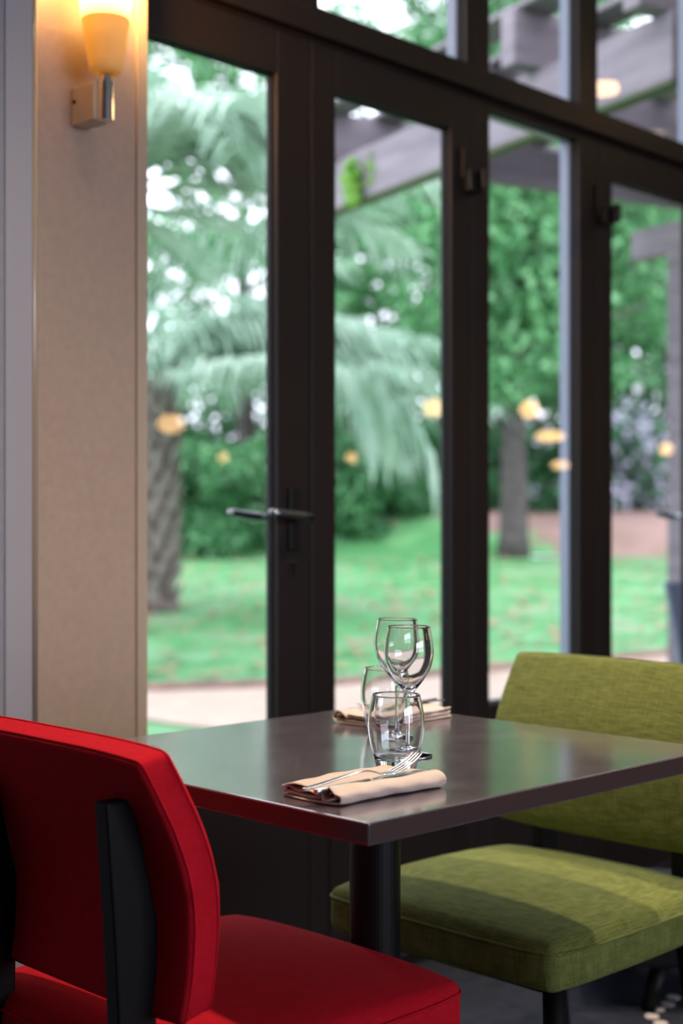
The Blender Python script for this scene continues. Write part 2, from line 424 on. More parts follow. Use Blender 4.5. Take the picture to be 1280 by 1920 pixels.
# frosted cup
fm = bpy.data.materials.new('frosted_glass'); fm.use_nodes = True
n = fm.node_tree.nodes; l = fm.node_tree.links; n.clear()
def frost(m_, dcol, tcol, f):
    n = m_.node_tree.nodes; l = m_.node_tree.links; n.clear()
    df = n.new('ShaderNodeBsdfDiffuse'); df.inputs[0].default_value = (*dcol, 1)
    tl = n.new('ShaderNodeBsdfTranslucent'); tl.inputs[0].default_value = (*tcol, 1)
    mx = n.new('ShaderNodeMixShader'); mx.inputs[0].default_value = f; o = n.new('ShaderNodeOutputMaterial')
    l.new(df.outputs[0], mx.inputs[1]); l.new(tl.outputs[0], mx.inputs[2]); l.new(mx.outputs[0], o.inputs[0])
frost(fm, (0.8, 0.75, 0.65), (1.0, 0.93, 0.80), 0.75)
fm2 = bpy.data.materials.new('frosted_base'); fm2.use_nodes = True
frost(fm2, (0.66, 0.56, 0.32), (0.90, 0.68, 0.30), 0.27)  # white glass; the amber lamplight on it is put into these colours
z0 = dz+0.052
MS = Matrix.Translation((0, -0.080, 0)) @ Matrix.Diagonal((1.16, 1.16, 1, 1))
MB().lathe([(0.006, z0), (0.022, z0), (0.0255, z0+0.004), (0.034, z0+0.060), (0.0385, z0+0.098), (0.036, z0+0.098), (0.032, z0+0.060), (0.023, z0+0.010), (0.006, z0+0.008)],
          48, MS, closed=True).build('shade_cup', fm2, sc, smooth=True)
MB().lathe([(0.0386, z0+0.0985), (0.042, z0+0.130), (0.052, z0+0.21), (0.050, z0+0.21), (0.040, z0+0.130), (0.0366, z0+0.0985)], 48, MS, closed=True).build('lamp_shade', fm, sc, smooth=True)
bl = MB().lathe([(0.004, z0+0.098), (0.024, z0+0.102), (0.032, z0+0.112), (0.036, z0+0.14), (0.033, z0+0.170), (0.015, z0+0.185), (0.001, z0+0.19)], 24, MS)
bl.build('bulb', emis('bulb_glow', (1.0, 0.72, 0.36), 330), sc, smooth=True)
sl = light('sconce_light', 'POINT', (1.660, YW-0.080, 2.17), 34.0, (1.0, 0.50, 0.14), 0.045)

# ------------------------------------------------------------------ pendants and downlights of the room
pend = None
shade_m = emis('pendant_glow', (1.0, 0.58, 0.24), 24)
spots = [(315, 795, 1.62), (415, 858, 1.62), (655, 858, 1.62), (805, 765, 1.62), (985, 768, 1.62), (1025, 818, 1.62), (1046, 872, 1.62), (1243, 842, 1.62)]
where = ['nearest the camera by the glazing', 'in the middle of the far row', 'at the end of the far row', 'above the second front table', 'over the third front table',
         'behind the front row', 'farthest along the room', 'close to the end wall']
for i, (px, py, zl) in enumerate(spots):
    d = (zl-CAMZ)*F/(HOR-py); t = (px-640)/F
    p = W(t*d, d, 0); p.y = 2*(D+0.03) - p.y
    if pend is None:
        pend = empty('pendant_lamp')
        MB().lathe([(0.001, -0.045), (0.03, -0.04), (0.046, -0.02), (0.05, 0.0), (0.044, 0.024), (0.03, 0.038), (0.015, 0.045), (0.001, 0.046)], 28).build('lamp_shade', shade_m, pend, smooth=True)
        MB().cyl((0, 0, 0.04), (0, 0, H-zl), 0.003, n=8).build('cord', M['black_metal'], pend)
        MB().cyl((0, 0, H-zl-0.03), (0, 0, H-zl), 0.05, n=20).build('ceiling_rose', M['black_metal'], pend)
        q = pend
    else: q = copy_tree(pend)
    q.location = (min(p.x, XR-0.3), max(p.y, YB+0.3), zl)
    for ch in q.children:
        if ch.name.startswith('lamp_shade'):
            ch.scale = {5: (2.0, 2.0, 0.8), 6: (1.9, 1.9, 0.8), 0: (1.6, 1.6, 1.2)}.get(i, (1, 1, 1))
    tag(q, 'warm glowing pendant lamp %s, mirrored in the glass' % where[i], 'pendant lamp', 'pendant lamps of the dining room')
dl = None
for i, (x_, y_) in enumerate(DOWN):
    if dl is None:
        dl = empty('ceiling_light')
        MB().lathe([(0.045, 0.0), (0.06, -0.004), (0.06, 0.0)], 24, closed=True).build('rim', M['chrome'], dl, smooth=True)
        MB().cyl((0, 0, -0.002), (0, 0, 0.0), 0.045, n=24).build('diffuser', emis('downlight_glow', (1.0, 0.80, 0.55), 4), dl)
        q = dl
    else: q = copy_tree(dl)
    q.location = (x_, y_, H)
    tag(q, ['recessed ceiling spotlight above the green chair', 'recessed ceiling spotlight above the red chair', 'recessed ceiling spotlight in the middle of the room', 'recessed ceiling spotlight towards the far end'][i],
        'ceiling light', 'recessed ceiling lights')
    light('downlight', 'SPOT', (x_, y_, H-0.02), [150, 165, 50, 50][i], (1.0, 0.84, 0.62), 0.05, target=(x_, y_+0.001, 0), spot=math.radians(95), blend=0.9)
# the ceiling lamp that shows in the upper pane
pl = empty('ceiling_lamp', (4.37, 1.84, 2.60))
tag(pl, 'small round hanging lamp near the glazing, mirrored in the upper right pane', 'ceiling lamp')
MB().lathe([(0.001, -0.012), (0.05, -0.010), (0.055, 0.0), (0.05, 0.02), (0.001, 0.03)], 24).build('lamp_shade', shade_m, pl, smooth=True)
MB().cyl((0, 0, 0.02), (0, 0, H-2.6), 0.003, n=8).build('cord', M['black_metal'], pl)

# ------------------------------------------------------------------ table
N = W(0.03, 1.61); TR = math.atan2(VY, VX) - math.radians(45.5)      # near corner of the table and its turn
TA, TB, TZT = 0.737, 0.695, 0.75
TM = Matrix.Translation((N.x, N.y, 0)) @ Matrix.Rotation(TR, 4, 'Z')
def T(a, b, z=0): return TM @ Vector((a, b, z))
def at_table(name, a, b, z, rz=0):
    p = T(a, b, z); return empty(name, p, TR+rz)

tbl = at_table('dining_table', TA/2, TB/2, 0)
tag(tbl, 'square brown laminate dining table on a black column leg, laid for two', 'table')
tp = MB()
x1, y1 = TA/2, TB/2
v = [(-x1,-y1,0.7235),(x1,-y1,0.7235),(x1,y1,0.7235),(-x1,y1,0.7235),(-x1,-y1,0.75),(x1,-y1,0.75),(x1,y1,0.75),(-x1,y1,0.75)]
tp.add(v, [[0,3,2,1],[0,1,5,4],[1,2,6,5],[2,3,7,6],[3,0,4,7]], mi=1); tp.add(v[4:], [[0,1,2,3]], mi=0)
o = tp.build('tabletop', [M['table'], M['table_edge']], tbl)
bm = bmesh.new(); bm.from_mesh(o.data); bmesh.ops.remove_doubles(bm, verts=bm.verts, dist=1e-5); bm.to_mesh(o.data); bm.free()
bv = o.modifiers.new('bevel', 'BEVEL'); bv.width = 0.0022; bv.segments = 3; bv.limit_method = 'ANGLE'
bv.material = 0
MB().cyl((0, 0, 0.025), (0, 0, 0.712), 0.0375, n=40).build('column', M['black_metal'], tbl, smooth=False, bevel=0.001)
MB().box((-0.15, -0.15, 0.710), (0.15, 0.15, 0.7235)).build('mounting_plate', M['black_metal'], tbl, bevel=0.003)
MB().lathe([(0.001, 0.028), (0.045, 0.028), (0.19, 0.014), (0.205, 0.008), (0.205, 0.0), (0.001, 0.0)], 56).build('base_plate', M['black_metal'], tbl, smooth=True)

# ------------------------------------------------------------------ chairs
def rbox(hx, hy, hz, r, n=14):
    """rounded box as dense grid; returns verts, faces"""
    bm = bmesh.new()
    idx = {}
    def ticks(h):
        inn = np.linspace(-(h-r), h-r, n)
        edge = [h-r*(1-math.sin(math.radians(a))) for a in (22, 45, 67, 90)]
        out = [-e for e in edge[::-1]] + list(inn) + edge
        return out
    tx, ty, tz = ticks(hx), ticks(hy), ticks(hz)
    def get(p):
        k = tuple(round(c, 6) for c in p)
        if k not in idx:
            q = Vector((max(-(hx-r), min(hx-r, p[0])), max(-(hy-r), min(hy-r, p[1])), max(-(hz-r), min(hz-r, p[2]))))
            dv = Vector(p)-q
            if dv.length > 1e-9: dv = dv.normalized()*r
            idx[k] = bm.verts.new(q+dv)
        return idx[k]
    for (U, V_, fn) in ((tx, ty, lambda a, b, s: (a, b, s*hz)), (ty, tz, lambda a, b, s: (s*hx, a, b)), (tz, tx, lambda a, b, s: (b, s*hy, a))):
        for s in (-1, 1):
            for i in range(len(U)-1):
                for j in range(len(V_)-1):
                    q = [get(fn(U[i], V_[j], s)), get(fn(U[i+1], V_[j], s)), get(fn(U[i+1], V_[j+1], s)), get(fn(U[i], V_[j+1], s))]
                    if s < 0: q = q[::-1]
                    try: bm.faces.new(q)
                    except ValueError: pass
    bm.verts.index_update()
    v = [x.co.copy() for x in bm.verts]; f = [[w.index for w in fc.verts] for fc in bm.faces]
    bm.free(); return v, f

def lerp_tab(tab, z):
    if z <= tab[0][0]: return tab[0][1]
    for (a, x), (b, y) in zip(tab, tab[1:]):
        if z <= b:
            t = (z-a)/(b-a); t = t*t*(3-2*t) if False else t
            return x+(y-x)*t
    return tab[-1][1]
BACKP = [(0.50, -0.424), (0.54, -0.416), (0.58, -0.411), (0.62, -0.409), (0.66, -0.411), (0.70, -0.421), (0.74, -0.436), (0.78, -0.456), (0.84, -0.488)]

def make_chair(name, fab, label, cat, loc, rz):
    r = empty(name, loc, rz); tag(r, label, cat)
    # seat: x from -0.47 to 0, y +-0.24
    hx, hy, hz = 0.249, 0.250, 0.034
    v, f = rbox(hx, hy, hz, 0.018)
    out = []
    for p in v:
        x, y, z = p
        cpull = 1-0.035*(abs(x/hx)*abs(y/hy))**7; x *= cpull; y *= cpull
        u = max(0, 1-(x/hx)**2); w = max(0, 1-(y/hy)**2)
        if z > 0: z += 0.030*(u*w)**0.42 * (z/hz)
        # plan: slightly bowed front and sides, rounded corners
        kx = 1-0.022*(abs(y)/hy)**3; ky = 1-0.025*(abs(x)/hx)**3 - 0.03*max(0, -x/hx)
        out.append((x*kx-0.231, y*ky, z+0.424))
    seat = mesh('seat', out, f, fab, r, True)
    def ring(hx_, hy_, rr, z, n=10):
        pts = []
        for cx, cy, a0 in ((hx_-rr, hy_-rr, 0), (-(hx_-rr), hy_-rr, 90), (-(hx_-rr), -(hy_-rr), 180), (hx_-rr, -(hy_-rr), 270)):
            for i in range(n+1):
                a = math.radians(a0+90*i/n); pts.append((cx+rr*math.cos(a), cy+rr*math.sin(a), z))
        return pts
    def dense(pts, k=6):
        o = []
        for i in range(len(pts)):
            a = Vector(pts[i]); b = Vector(pts[(i+1) % len(pts)])
            m_ = k if (b-a).length > 0.05 else 1
            for j in range(m_): o.append(a+(b-a)*j/m_)
        return o
    pts = []
    for x, y, z in dense(ring(0.2495, 0.2505, 0.018, 0.449), 10):
        cpull = 1-0.035*min(1, abs(x/hx)*abs(y/hy))**7; x *= cpull; y *= cpull
        kx = 1-0.022*(abs(y)/hy)**3; ky = 1-0.025*(abs(x)/hx)**3 - 0.03*max(0, -x/hx)
        pts.append((x*kx-0.231, y*ky, z))
    MB().tube(pts, 0.0024, 6, closed=True).build('piping', fab, seat, smooth=True)
    # backrest
    hz2, hy2, th = 0.158, 0.226, 0.0225
    v, f = rbox(th, hy2, hz2, 0.009)
    out = []; zc = 0.672
    def bend(x, y, z):
        w = 1-(y/hy2)**2; u = 1-(z/hz2)**2
        bulge = 0.010*max(0, w)**0.5*max(0, u)**0.5
        x2 = x + (bulge if x > 0 else -bulge*0.1)*min(1, abs(x)/th)
        hw = 1-0.02*(z/hz2)**2*(1 if z > 0 else 0.6)
        zz = z - 0.005*(abs(y)/hy2)**4*(1 if z > 0 else -1)*(abs(z)/hz2)
        X = lerp_tab(BACKP, zc+z) - th + x2
        return (X, y*hw, zc+zz + x*0.25)
    for p in v: out.append(bend(*p))
    back = mesh('backrest', out, f, fab, r, True)
    for side in (1, -1):
        pp = [bend(side*(th-0.006), a, b_) for a, b_ in [(q[0], q[1]) for q in dense(ring(hy2-0.0005, hz2-0.0005, 0.009, 0), 12)]]
        MB().tube(pp, 0.0018, 6, closed=True).build('seam', fab, back, smooth=True)
    # black stiles that run down into the rear legs
    prof = [(0.768, -0.490, -0.528), (0.618, -0.455, -0.516), (0.40, -0.458, -0.504), (0.0, -0.545, -0.568)]
    for s in (-1, 1):
        vv = []; hw = 0.0135
        for z, xf, xb in prof:
            yc = s*0.152
            w = hw if z > 0.3 else 0.011
            vv += [(xf, yc-w, z), (xf, yc+w, z), (xb, yc+w, z), (xb, yc-w, z)]
        ff = []
        for j in range(len(prof)-1):
            for i in range(4):
                ff.append([j*4+i, j*4+(i+1) % 4, (j+1)*4+(i+1) % 4, (j+1)*4+i][::-1])
        k = (len(prof)-1)*4
        ff += [[3, 2, 1, 0][::-1], [k, k+1, k+2, k+3][::-1]]
        MB().add(vv, ff).build('rear_leg', M['black'], r, bevel=0.004)
    for s in (-1, 1):
        MB().cyl((-0.050, s*0.196, 0.392), (-0.040, s*0.204, 0.0), 0.0175, 0.0115, n=20).build('front_leg', M['black'], r, smooth=True)
    fr = MB()
    fr.box((-0.46, -0.185, 0.362), (-0.06, -0.163, 0.392)).box((-0.46, 0.163, 0.362), (-0.06, 0.185, 0.392))
    fr.box((-0.082, -0.163, 0.362), (-0.06, 0.163, 0.392)).box((-0.46, -0.163, 0.362), (-0.438, 0.163, 0.392))
    fr.build('seat_frame', M['black'], r, bevel=0.003)
    return r

p = T(0.330, 0.385)
make_chair('dining_chair', M['red'], 'red upholstered dining chair with black legs, seen from behind, at near side of table', 'chair', p, TR)
p = T(0.553, 0.395)
make_chair('dining_chair', M['green'], 'olive green upholstered dining chair with black legs, on the far right side of table', 'chair', p, TR+math.pi)

# low black bench on splayed feet, beyond the green chair
bp_ = W(1.15, 3.14)
bn = empty('low_bench', bp_, math.atan2(VY, VX)-math.pi/2-0.02)
tag(bn, 'low black bench on short splayed feet, on the carpet behind the green chair', 'bench')
MB().box((-0.62, 0.0, 0.10), (0.62, 0.36, 0.235)).build('seat', M['black'], bn, bevel=0.01)
for sx, sy in ((-1, 0), (1, 0), (-1, 1), (1, 1)):
    xx = -0.44 if sx < 0 else 0.44
    MB().cyl((xx, 0.05+0.26*sy, 0.105), (xx-0.035*(1 if sx < 0 else -1), 0.03+0.30*sy, 0.0), 0.022, 0.016, n=18).build('leg', M['black'], bn, smooth=True)

# ------------------------------------------------------------------ tableware
tum_out = [(0.001, 0.0), (0.024, 0.0), (0.0272, 0.0025), (0.0300, 0.012), (0.0345, 0.030), (0.0376, 0.048), (0.0386, 0.060), (0.0378, 0.074), (0.0352, 0.090), (0.0326, 0.1005), (0.0320, 0.1015)]
tum_in = [(0.0310, 0.1012), (0.0338, 0.090), (0.0364, 0.074), (0.0372, 0.060), (0.0361, 0.048), (0.0330, 0.031), (0.0285, 0.018), (0.022, 0.0145), (0.001, 0.0155)]
def smooth_prof(p, k=4):
    out = []
    P = [np.array(q) for q in p]
    for i in range(len(P)-1):
        a, b, c, d = P[max(i-1, 0)], P[i], P[i+1], P[min(i+2, len(P)-1)]
        for j in range(k):
            t = j/k
            out.append(tuple(0.5*((2*b)+(-a+c)*t+(2*a-5*b+4*c-d)*t*t+(-a+3*b-3*c+d)*t**3)))
    out.append(tuple(P[-1])); return out
def tumbler(a, b, label):
    r = at_table('water_tumbler', a, b, TZT+0.0004)
    r2 = MB().lathe(smooth_prof(tum_out[2:])+smooth_prof(tum_in), 72)
    return r, r2
tpr = [(0.0005, 0.0), (0.024, 0.0)] + smooth_prof(tum_out[2:]) + smooth_prof(tum_in)
o = MB().lathe(tpr, 72).build('water_tumbler', M['glass'], smooth=True)
tag(o, 'clear rounded water tumbler in front, just behind the near napkin', 'glass', 'water tumblers on the table'); o.location = T(0.270, 0.212, TZT+0.0003)
o2 = o.copy(); C.objects.link(o2); o2.location = T(0.502, 0.455, TZT+0.0003)
tag(o2, 'clear rounded water tumbler at the back, beside the far napkin', 'glass', 'water tumblers on the table')
w_out = [(0.0335, 0.0008), (0.0337, 0.0018), (0.026, 0.0034), (0.012, 0.0062), (0.0052, 0.012), (0.0037, 0.025), (0.0034, 0.05), (0.0036, 0.075), (0.0050, 0.087), (0.011, 0.0955), (0.022, 0.110), (0.0315, 0.127), (0.0356, 0.145), (0.0350, 0.160), (0.0325, 0.175), (0.0306, 0.1845), (0.0302, 0.1853)]
w_in = [(0.0294, 0.1848), (0.0313, 0.175), (0.0338, 0.160), (0.0344, 0.145), (0.0303, 0.128), (0.0205, 0.1115), (0.009, 0.0995), (0.0005, 0.0965)]
o = MB().lathe([(0.0005, 0.001), (0.030, 0.0005)] + smooth_prof(w_out) + smooth_prof(w_in), 72).build('wine_glass', M['glass'], smooth=True)
tag(o, 'stemmed wine glass nearer the camera, right of the pair, behind the front tumbler', 'glass', 'wine glasses on the table'); o.location = T(0.360, 0.272, TZT+0.0003)
o2 = o.copy(); C.objects.link(o2); o2.location = T(0.455, 0.384, TZT+0.0003)
tag(o2, 'stemmed wine glass farther back, left of the pair, next to the rear tumbler', 'glass', 'wine glasses on the table')

def napkin_obj(seed, length=0.185, width=0.105):
    rnd = random.Random(seed)
    # cross-section centre line in (y, z): folded cloth with a thick rounded fold at the front
    path = [(width-0.002, 0.0022), (0.05, 0.0020), (0.012, 0.0020), (0.001, 0.0055), (-0.002, 0.0115), (0.003, 0.0180), (0.013, 0.0200), (0.024, 0.0170), (0.029, 0.0115),
            (0.025, 0.0066), (0.015, 0.0062), (0.008, 0.0095), (0.010, 0.0140), (0.017, 0.0145)]
    path2 = [(0.020, 0.0058), (0.05, 0.0058), (0.088, 0.0056), (0.100, 0.0076), (0.099, 0.0108), (0.085, 0.0120), (0.060, 0.0120), (0.034, 0.0125), (0.030, 0.0150), (0.036, 0.0170), (0.060, 0.0160), (0.092, 0.0155), (0.103, 0.0150)]
    v = []; f = []; nx = 26
    for path_ in (path, path2):
        sp = smooth_prof(path_, 4); k = len(sp); base = len(v)
        ph = [rnd.uniform(0, 6) for _ in range(6)]
        for i in range(nx+1):
            u = i/nx; x = u*length
            for j, (y, z) in enumerate(sp):
                w = 0.0007*math.sin(9*u+ph[0]+j*0.2)+0.0006*math.sin(23*u+ph[1]+j*0.5)
                endw = math.exp(-u*7)
                zz = max(0.0018, z + w*0.8*min(1, z/0.006) + endw*0.0022*math.sin(j*0.75+ph[2])*min(1, z/0.01))
                yy = y + w*1.2 + (u-0.5)*0.006*(1 if y > 0.05 else -0.6)
                xx = x + 0.003*math.sin(j*0.35+ph[3]) * (1-u*0.6)
                v.append((xx, yy, zz))
        for i in range(nx):
            for j in range(k-1):
                a = base+i*k+j; f.append([a, a+k, a+k+1, a+1])
    me = mesh('folded_napkin', v, f, M['napkin'], None, True)
    s = me.modifiers.new('solid', 'SOLIDIFY'); s.thickness = 0.0026; s.offset = 0
    b = me.modifiers.new('sub', 'SUBSURF'); b.levels = 1; b.render_levels = 1
    return me
na = napkin_obj(3); p = T(0.035, 0.084, TZT+0.0); na.location = p; na.rotation_euler = (0, 0, TR-0.02)
tag(na, 'folded beige cloth napkin under the fork and knife at the near table corner', 'napkin', 'folded napkins on the table')
nb = napkin_obj(8); p = T(0.70, 0.590, TZT); nb.location = p; nb.rotation_euler = (0, 0, TR+math.pi+0.03)
tag(nb, 'folded beige cloth napkin on far side of table behind the glasses', 'napkin', 'folded napkins on the table')

def strip(mb, rows, th):
    """rows: (x, half width, z, yoff) -> slightly domed solid strip"""
    v = []; 
    for x, hw, z, yo in rows:
        v += [(x, yo-hw, z), (x, yo-hw*0.6, z+th*0.5), (x, yo+hw*0.6, z+th*0.5), (x, yo+hw, z), (x, yo+hw*0.6, z-th*0.5), (x, yo-hw*0.6, z-th*0.5)]
    n = 6; k = len(rows); f = []
    for j in range(k-1):
        f += [[j*n+i, j*n+(i+1) % n, (j+1)*n+(i+1) % n, (j+1)*n+i][::-1] for i in range(n)]
    f += [list(range(n)), list(range((k-1)*n, k*n))[::-1]]
    mb.add(v, f); return mb
def make_fork():
    m_ = MB()
    strip(m_, [(0.0, 0.003, 0.001, 0), (0.003, 0.0062, 0.001, 0), (0.03, 0.0058, 0.003, 0), (0.07, 0.0042, 0.0085, 0), (0.095, 0.0028, 0.011, 0), (0.110, 0.0026, 0.0075, 0), (0.120, 0.0040, 0.0035, 0),
               (0.128, 0.0085, 0.0020, 0), (0.138, 0.0108, 0.0022, 0), (0.142, 0.0110, 0.0027, 0)], 0.0024)
    for yo in (-0.0089, -0.0030, 0.0030, 0.0089):
        strip(m_, [(0.141, 0.0021, 0.0027, yo), (0.155, 0.0018, 0.0065, yo), (0.168, 0.0015, 0.0125, yo*0.96), (0.180, 0.0011, 0.0195, yo*0.92), (0.184, 0.0004, 0.0222, yo*0.9)], 0.0018)
    return m_
def make_knife():
    m_ = MB()
    strip(m_, [(0.0, 0.003, 0.003, 0), (0.002, 0.0058, 0.003, 0), (0.04, 0.0056, 0.003, 0), (0.085, 0.0042, 0.003, 0), (0.092, 0.0036, 0.003, 0)], 0.0062)
    strip(m_, [(0.091, 0.0040, 0.003, 0), (0.10, 0.0080, 0.003, 0.002), (0.14, 0.0092, 0.003, 0.002), (0.168, 0.0080, 0.003, 0.001), (0.182, 0.0040, 0.003, -0.002), (0.187, 0.0010, 0.003, -0.004)], 0.0016)
    return m_
def place(o, a, b, z, a2, b2, z2):
    p = T(a, b, z); q = T(a2, b2, z2); dv = q-p
    o.location = p; o.rotation_euler = (0, -math.atan2(dv.z, math.hypot(dv.x, dv.y)), math.atan2(dv.y, dv.x))
fk = make_fork().build('fork', M['steel'], smooth=True); place(fk, 0.008, 0.116, 0.7705, 0.172, 0.101, 0.7730)
tag(fk, 'polished steel fork crossing over the knife, on the near napkin', 'fork', 'cutlery on the table')
kn = make_knife().build('table_knife', M['steel'], smooth=True); place(kn, 0.016, 0.104, 0.7660, 0.186, 0.100, 0.7690)
tag(kn, 'polished steel table knife under the fork, on the near napkin', 'knife', 'cutlery on the table')
f2 = fk.copy(); C.objects.link(f2); place(f2, 0.735, 0.535, 0.7720, 0.575, 0.560, 0.7600); tag(f2, 'steel fork on the far napkin behind the glasses', 'fork', 'cutlery on the table')
k2 = kn.copy(); C.objects.link(k2); place(k2, 0.735, 0.553, 0.7690, 0.575, 0.530, 0.7690); tag(k2, 'steel knife on the far napkin behind the glasses', 'knife', 'cutlery on the table')
for ob in (fk, kn):
    s = ob.modifiers.new('sub', 'SUBSURF'); s.levels = 1; s.render_levels = 2
for ob in (f2, k2):
    s = ob.modifiers.new('sub', 'SUBSURF'); s.levels = 1; s.render_levels = 1

# ------------------------------------------------------------------ garden: ground
def gz(d):     # height of the ground ahead of the viewpoint
    if d < 9.5: return -0.05
    if d < 22: return -0.05 + 0.04*(d-9.5)
    return 0.45 + 0.0*(d-22)
v = []; f = []
Ls = np.linspace(-16, 22, 40); ds = [1.2, 3.0, 6.0, 8.0, 9.5, 12, 15, 18, 20, 22.2]
for d in ds:
    for L in Ls: v.append(W(L, d, gz(d)))
for j in range(len(ds)-1):
    for i in range(len(Ls)-1):
        a = j*len(Ls)+i; f.append([a, a+1, a+1+len(Ls), a+len(Ls)])
# keep the lawn outside the building
v = [Vector((p.x, max(p.y, D+0.12), p.z)) for p in v]
tag(mesh('lawn', v, f, M['grass'], smooth=True), 'green lawn with patches of brown leaves beyond the glazing', 'lawn', kind='structure')
# winding gravel path
far = [(-7, 9.0), (-3.0, 9.15), (-1.25, 9.3), (0.0, 9.6), (1.05, 10.2), (3.0, 11.3), (7, 13)]
near = [(-7, 8.0), (-3.0, 8.15), (-1.25, 8.12), (-0.83, 7.75), (0.0, 7.2), (1.6, 7.6), (7, 9.5)]
v = []; f = []
for (a, b), (c, e) in zip(near, far):
    v += [W(a, b, gz(b)+0.012), W(c, e, gz(e)+0.012)]
for i in range(len(near)-1): f.append([2*i, 2*i+2, 2*i+3, 2*i+1])
v2 = [Vector((p.x, p.y, p.z-0.05)) for p in v]; nn = len(v)
f += [[i+nn for i in q][::-1] for q in f]
pth = mesh('garden_path', v+v2, f, M['path']); tag(pth, 'pale sandy garden path crossing in front of the lawn', 'path', kind='structure')
eg = MB()
P = [W(a, b, gz(b)+0.01) for a, b in far]
for a, b in zip(P, P[1:]): eg.tube([a, b], 0.05, 8)
tag(eg.build('path_edging', M['soil'], smooth=True), 'brown edging along the far side of the path', 'edging', kind='structure')
# bank behind the lawn: grassy foot, bare soil above
bankm = noise_col(mat('bank_ground', rough=0.9), [(0.07, 0.26, 0.08), (0.13, 0.36, 0.13), (0.26, 0.17, 0.13), (0.34, 0.22, 0.19)], 1.0, 5, pos=[0.30, 0.42, 0.50, 0.7])
nt = bankm.node_tree; n = nt.nodes; l = nt.links
rmp = [q for q in n if q.type == 'VALTORGB'][0]; nzz = [q for q in n if q.type == 'TEX_NOISE'][0]
gq = n.new('ShaderNodeTexCoord'); sp_ = n.new('ShaderNodeSeparateXYZ'); l.new(gq.outputs['Object'], sp_.inputs[0])
# soil shows higher up the bank and towards +L (object x is to the right of the view)
m1 = n.new('ShaderNodeMath'); m1.operation = 'MULTIPLY_ADD'; m1.inputs[1].default_value = 0.55; m1.inputs[2].default_value = -0.66; l.new(sp_.outputs['Z'], m1.inputs[0])
m2 = n.new('ShaderNodeMath'); m2.operation = 'MULTIPLY_ADD'; m2.inputs[1].default_value = 0.09; l.new(sp_.outputs['X'], m2.inputs[0]); l.new(m1.outputs[0], m2.inputs[2])
m3 = n.new('ShaderNodeMath'); m3.operation = 'ADD'; l.new(m2.outputs[0], m3.inputs[0]); l.new(nzz.outputs['Fac'], m3.inputs[1])
l.new(m3.outputs[0], rmp.inputs[0])
v = []; f = []; rows = [(21.8, 0.43), (22.2, 0.50), (23.0, 0.80), (24.2, 1.10), (26, 1.3), (30, 1.5), (60, 1.7)]
for d, z in rows:
    for L in Ls: v.append((L*(1 if d < 40 else 2), d, z + 0.06*math.sin(L*1.7+d)))
for j in range(len(rows)-1):
    for i in range(len(Ls)-1):
        a = j*len(Ls)+i; f.append([a, a+1, a+1+len(Ls), a+len(Ls)])
bk = mesh('garden_bank', v, f, bankm, smooth=True); bk.rotation_euler = (0, 0, math.atan2(VY, VX)-math.pi/2)
tag(bk, 'sloping bank of grass and brown soil behind the lawn', 'bank', kind='structure')
# fallen leaves
rnd = random.Random(5); v = []; f = []
for i in range(2600):
    d = 9.8+12*rnd.random(); L = (rnd.random()-0.5)*d*0.6
    p = W(L, d, gz(d)+0.02); s = rnd.uniform(0.025, 0.065); a = rnd.uniform(0, 6.28)
    k = len(v)
    for q in range(4):
        v.append((p.x+s*math.cos(a+q*1.57), p.y+s*math.sin(a+q*1.57)*0.7, p.z+rnd.uniform(0, 0.03)))
    f.append([k, k+1, k+2, k+3])
tag(mesh('fallen_leaves', v, f, M['leaf_fallen']), 'brown fallen leaves scattered over the lawn', 'leaves', kind='stuff')

# ------------------------------------------------------------------ garden: plants
def leaf_cloud(name, blobs, n, size, mats, parent, seed=0, shell=0.55, up=0.35, wts=None, aspect=0.5):
    """leaves (quads folded along their midrib) filling a set of ellipsoids"""
    rg = np.random.default_rng(seed)
    vol = np.array([b[3]*b[4]*b[5] for b in blobs])**0.75; vol = vol/vol.sum()
    which = rg.choice(len(blobs), n, p=vol); B = np.array(blobs)[which]
    dirs = rg.normal(size=(n, 3)); dirs /= np.linalg.norm(dirs, axis=1)[:, None]
    rad = shell + (1-shell)*rg.random(n)**0.6
    rad *= rg.uniform(0.92, 1.12, n)
    P = B[:, :3] + dirs*rad[:, None]*B[:, 3:6]
    nrm = dirs*0.6 + rg.normal(size=(n, 3))*0.55; nrm[:, 2] += up; nrm /= np.linalg.norm(nrm, axis=1)[:, None]
    t = rg.normal(size=(n, 3)); t[:, 2] -= 0.5; t -= (t*nrm).sum(1)[:, None]*nrm; t /= np.linalg.norm(t, axis=1)[:, None]
    s = np.cross(nrm, t); L = size*rg.uniform(0.6, 1.3, n)[:, None]; w = L*aspect
    V = np.empty((n, 4, 3)); V[:, 0] = P-t*L*0.5; V[:, 1] = P+s*w*0.5+nrm*L*0.06; V[:, 2] = P+t*L*0.5; V[:, 3] = P-s*w*0.5+nrm*L*0.06
    me = bpy.data.meshes.new(name); me.vertices.add(n*4); me.vertices.foreach_set('co', V.reshape(-1))
    me.loops.add(n*4); me.loops.foreach_set('vertex_index', np.arange(n*4, dtype=np.int32))
    me.polygons.add(n); me.polygons.foreach_set('loop_start', np.arange(0, n*4, 4, dtype=np.int32))
    me.polygons.foreach_set('loop_total', np.full(n, 4, dtype=np.int32))
    for m_ in mats: me.materials.append(m_)
    me.polygons.foreach_set('material_index', rg.choice(len(mats), n, p=wts).astype(np.int32))
    me.update(calc_edges=True); me.validate()
    o = bpy.data.objects.new(name, me); C.objects.link(o); o.parent = parent
    return o

VROT = math.atan2(VY, VX)-math.pi/2      # local x to the right of the view, local y ahead
def plant(name, L, d, z, label, cat, group=None):
    e = empty(name, W(L, d, z), VROT); tag(e, label, cat, group); return e

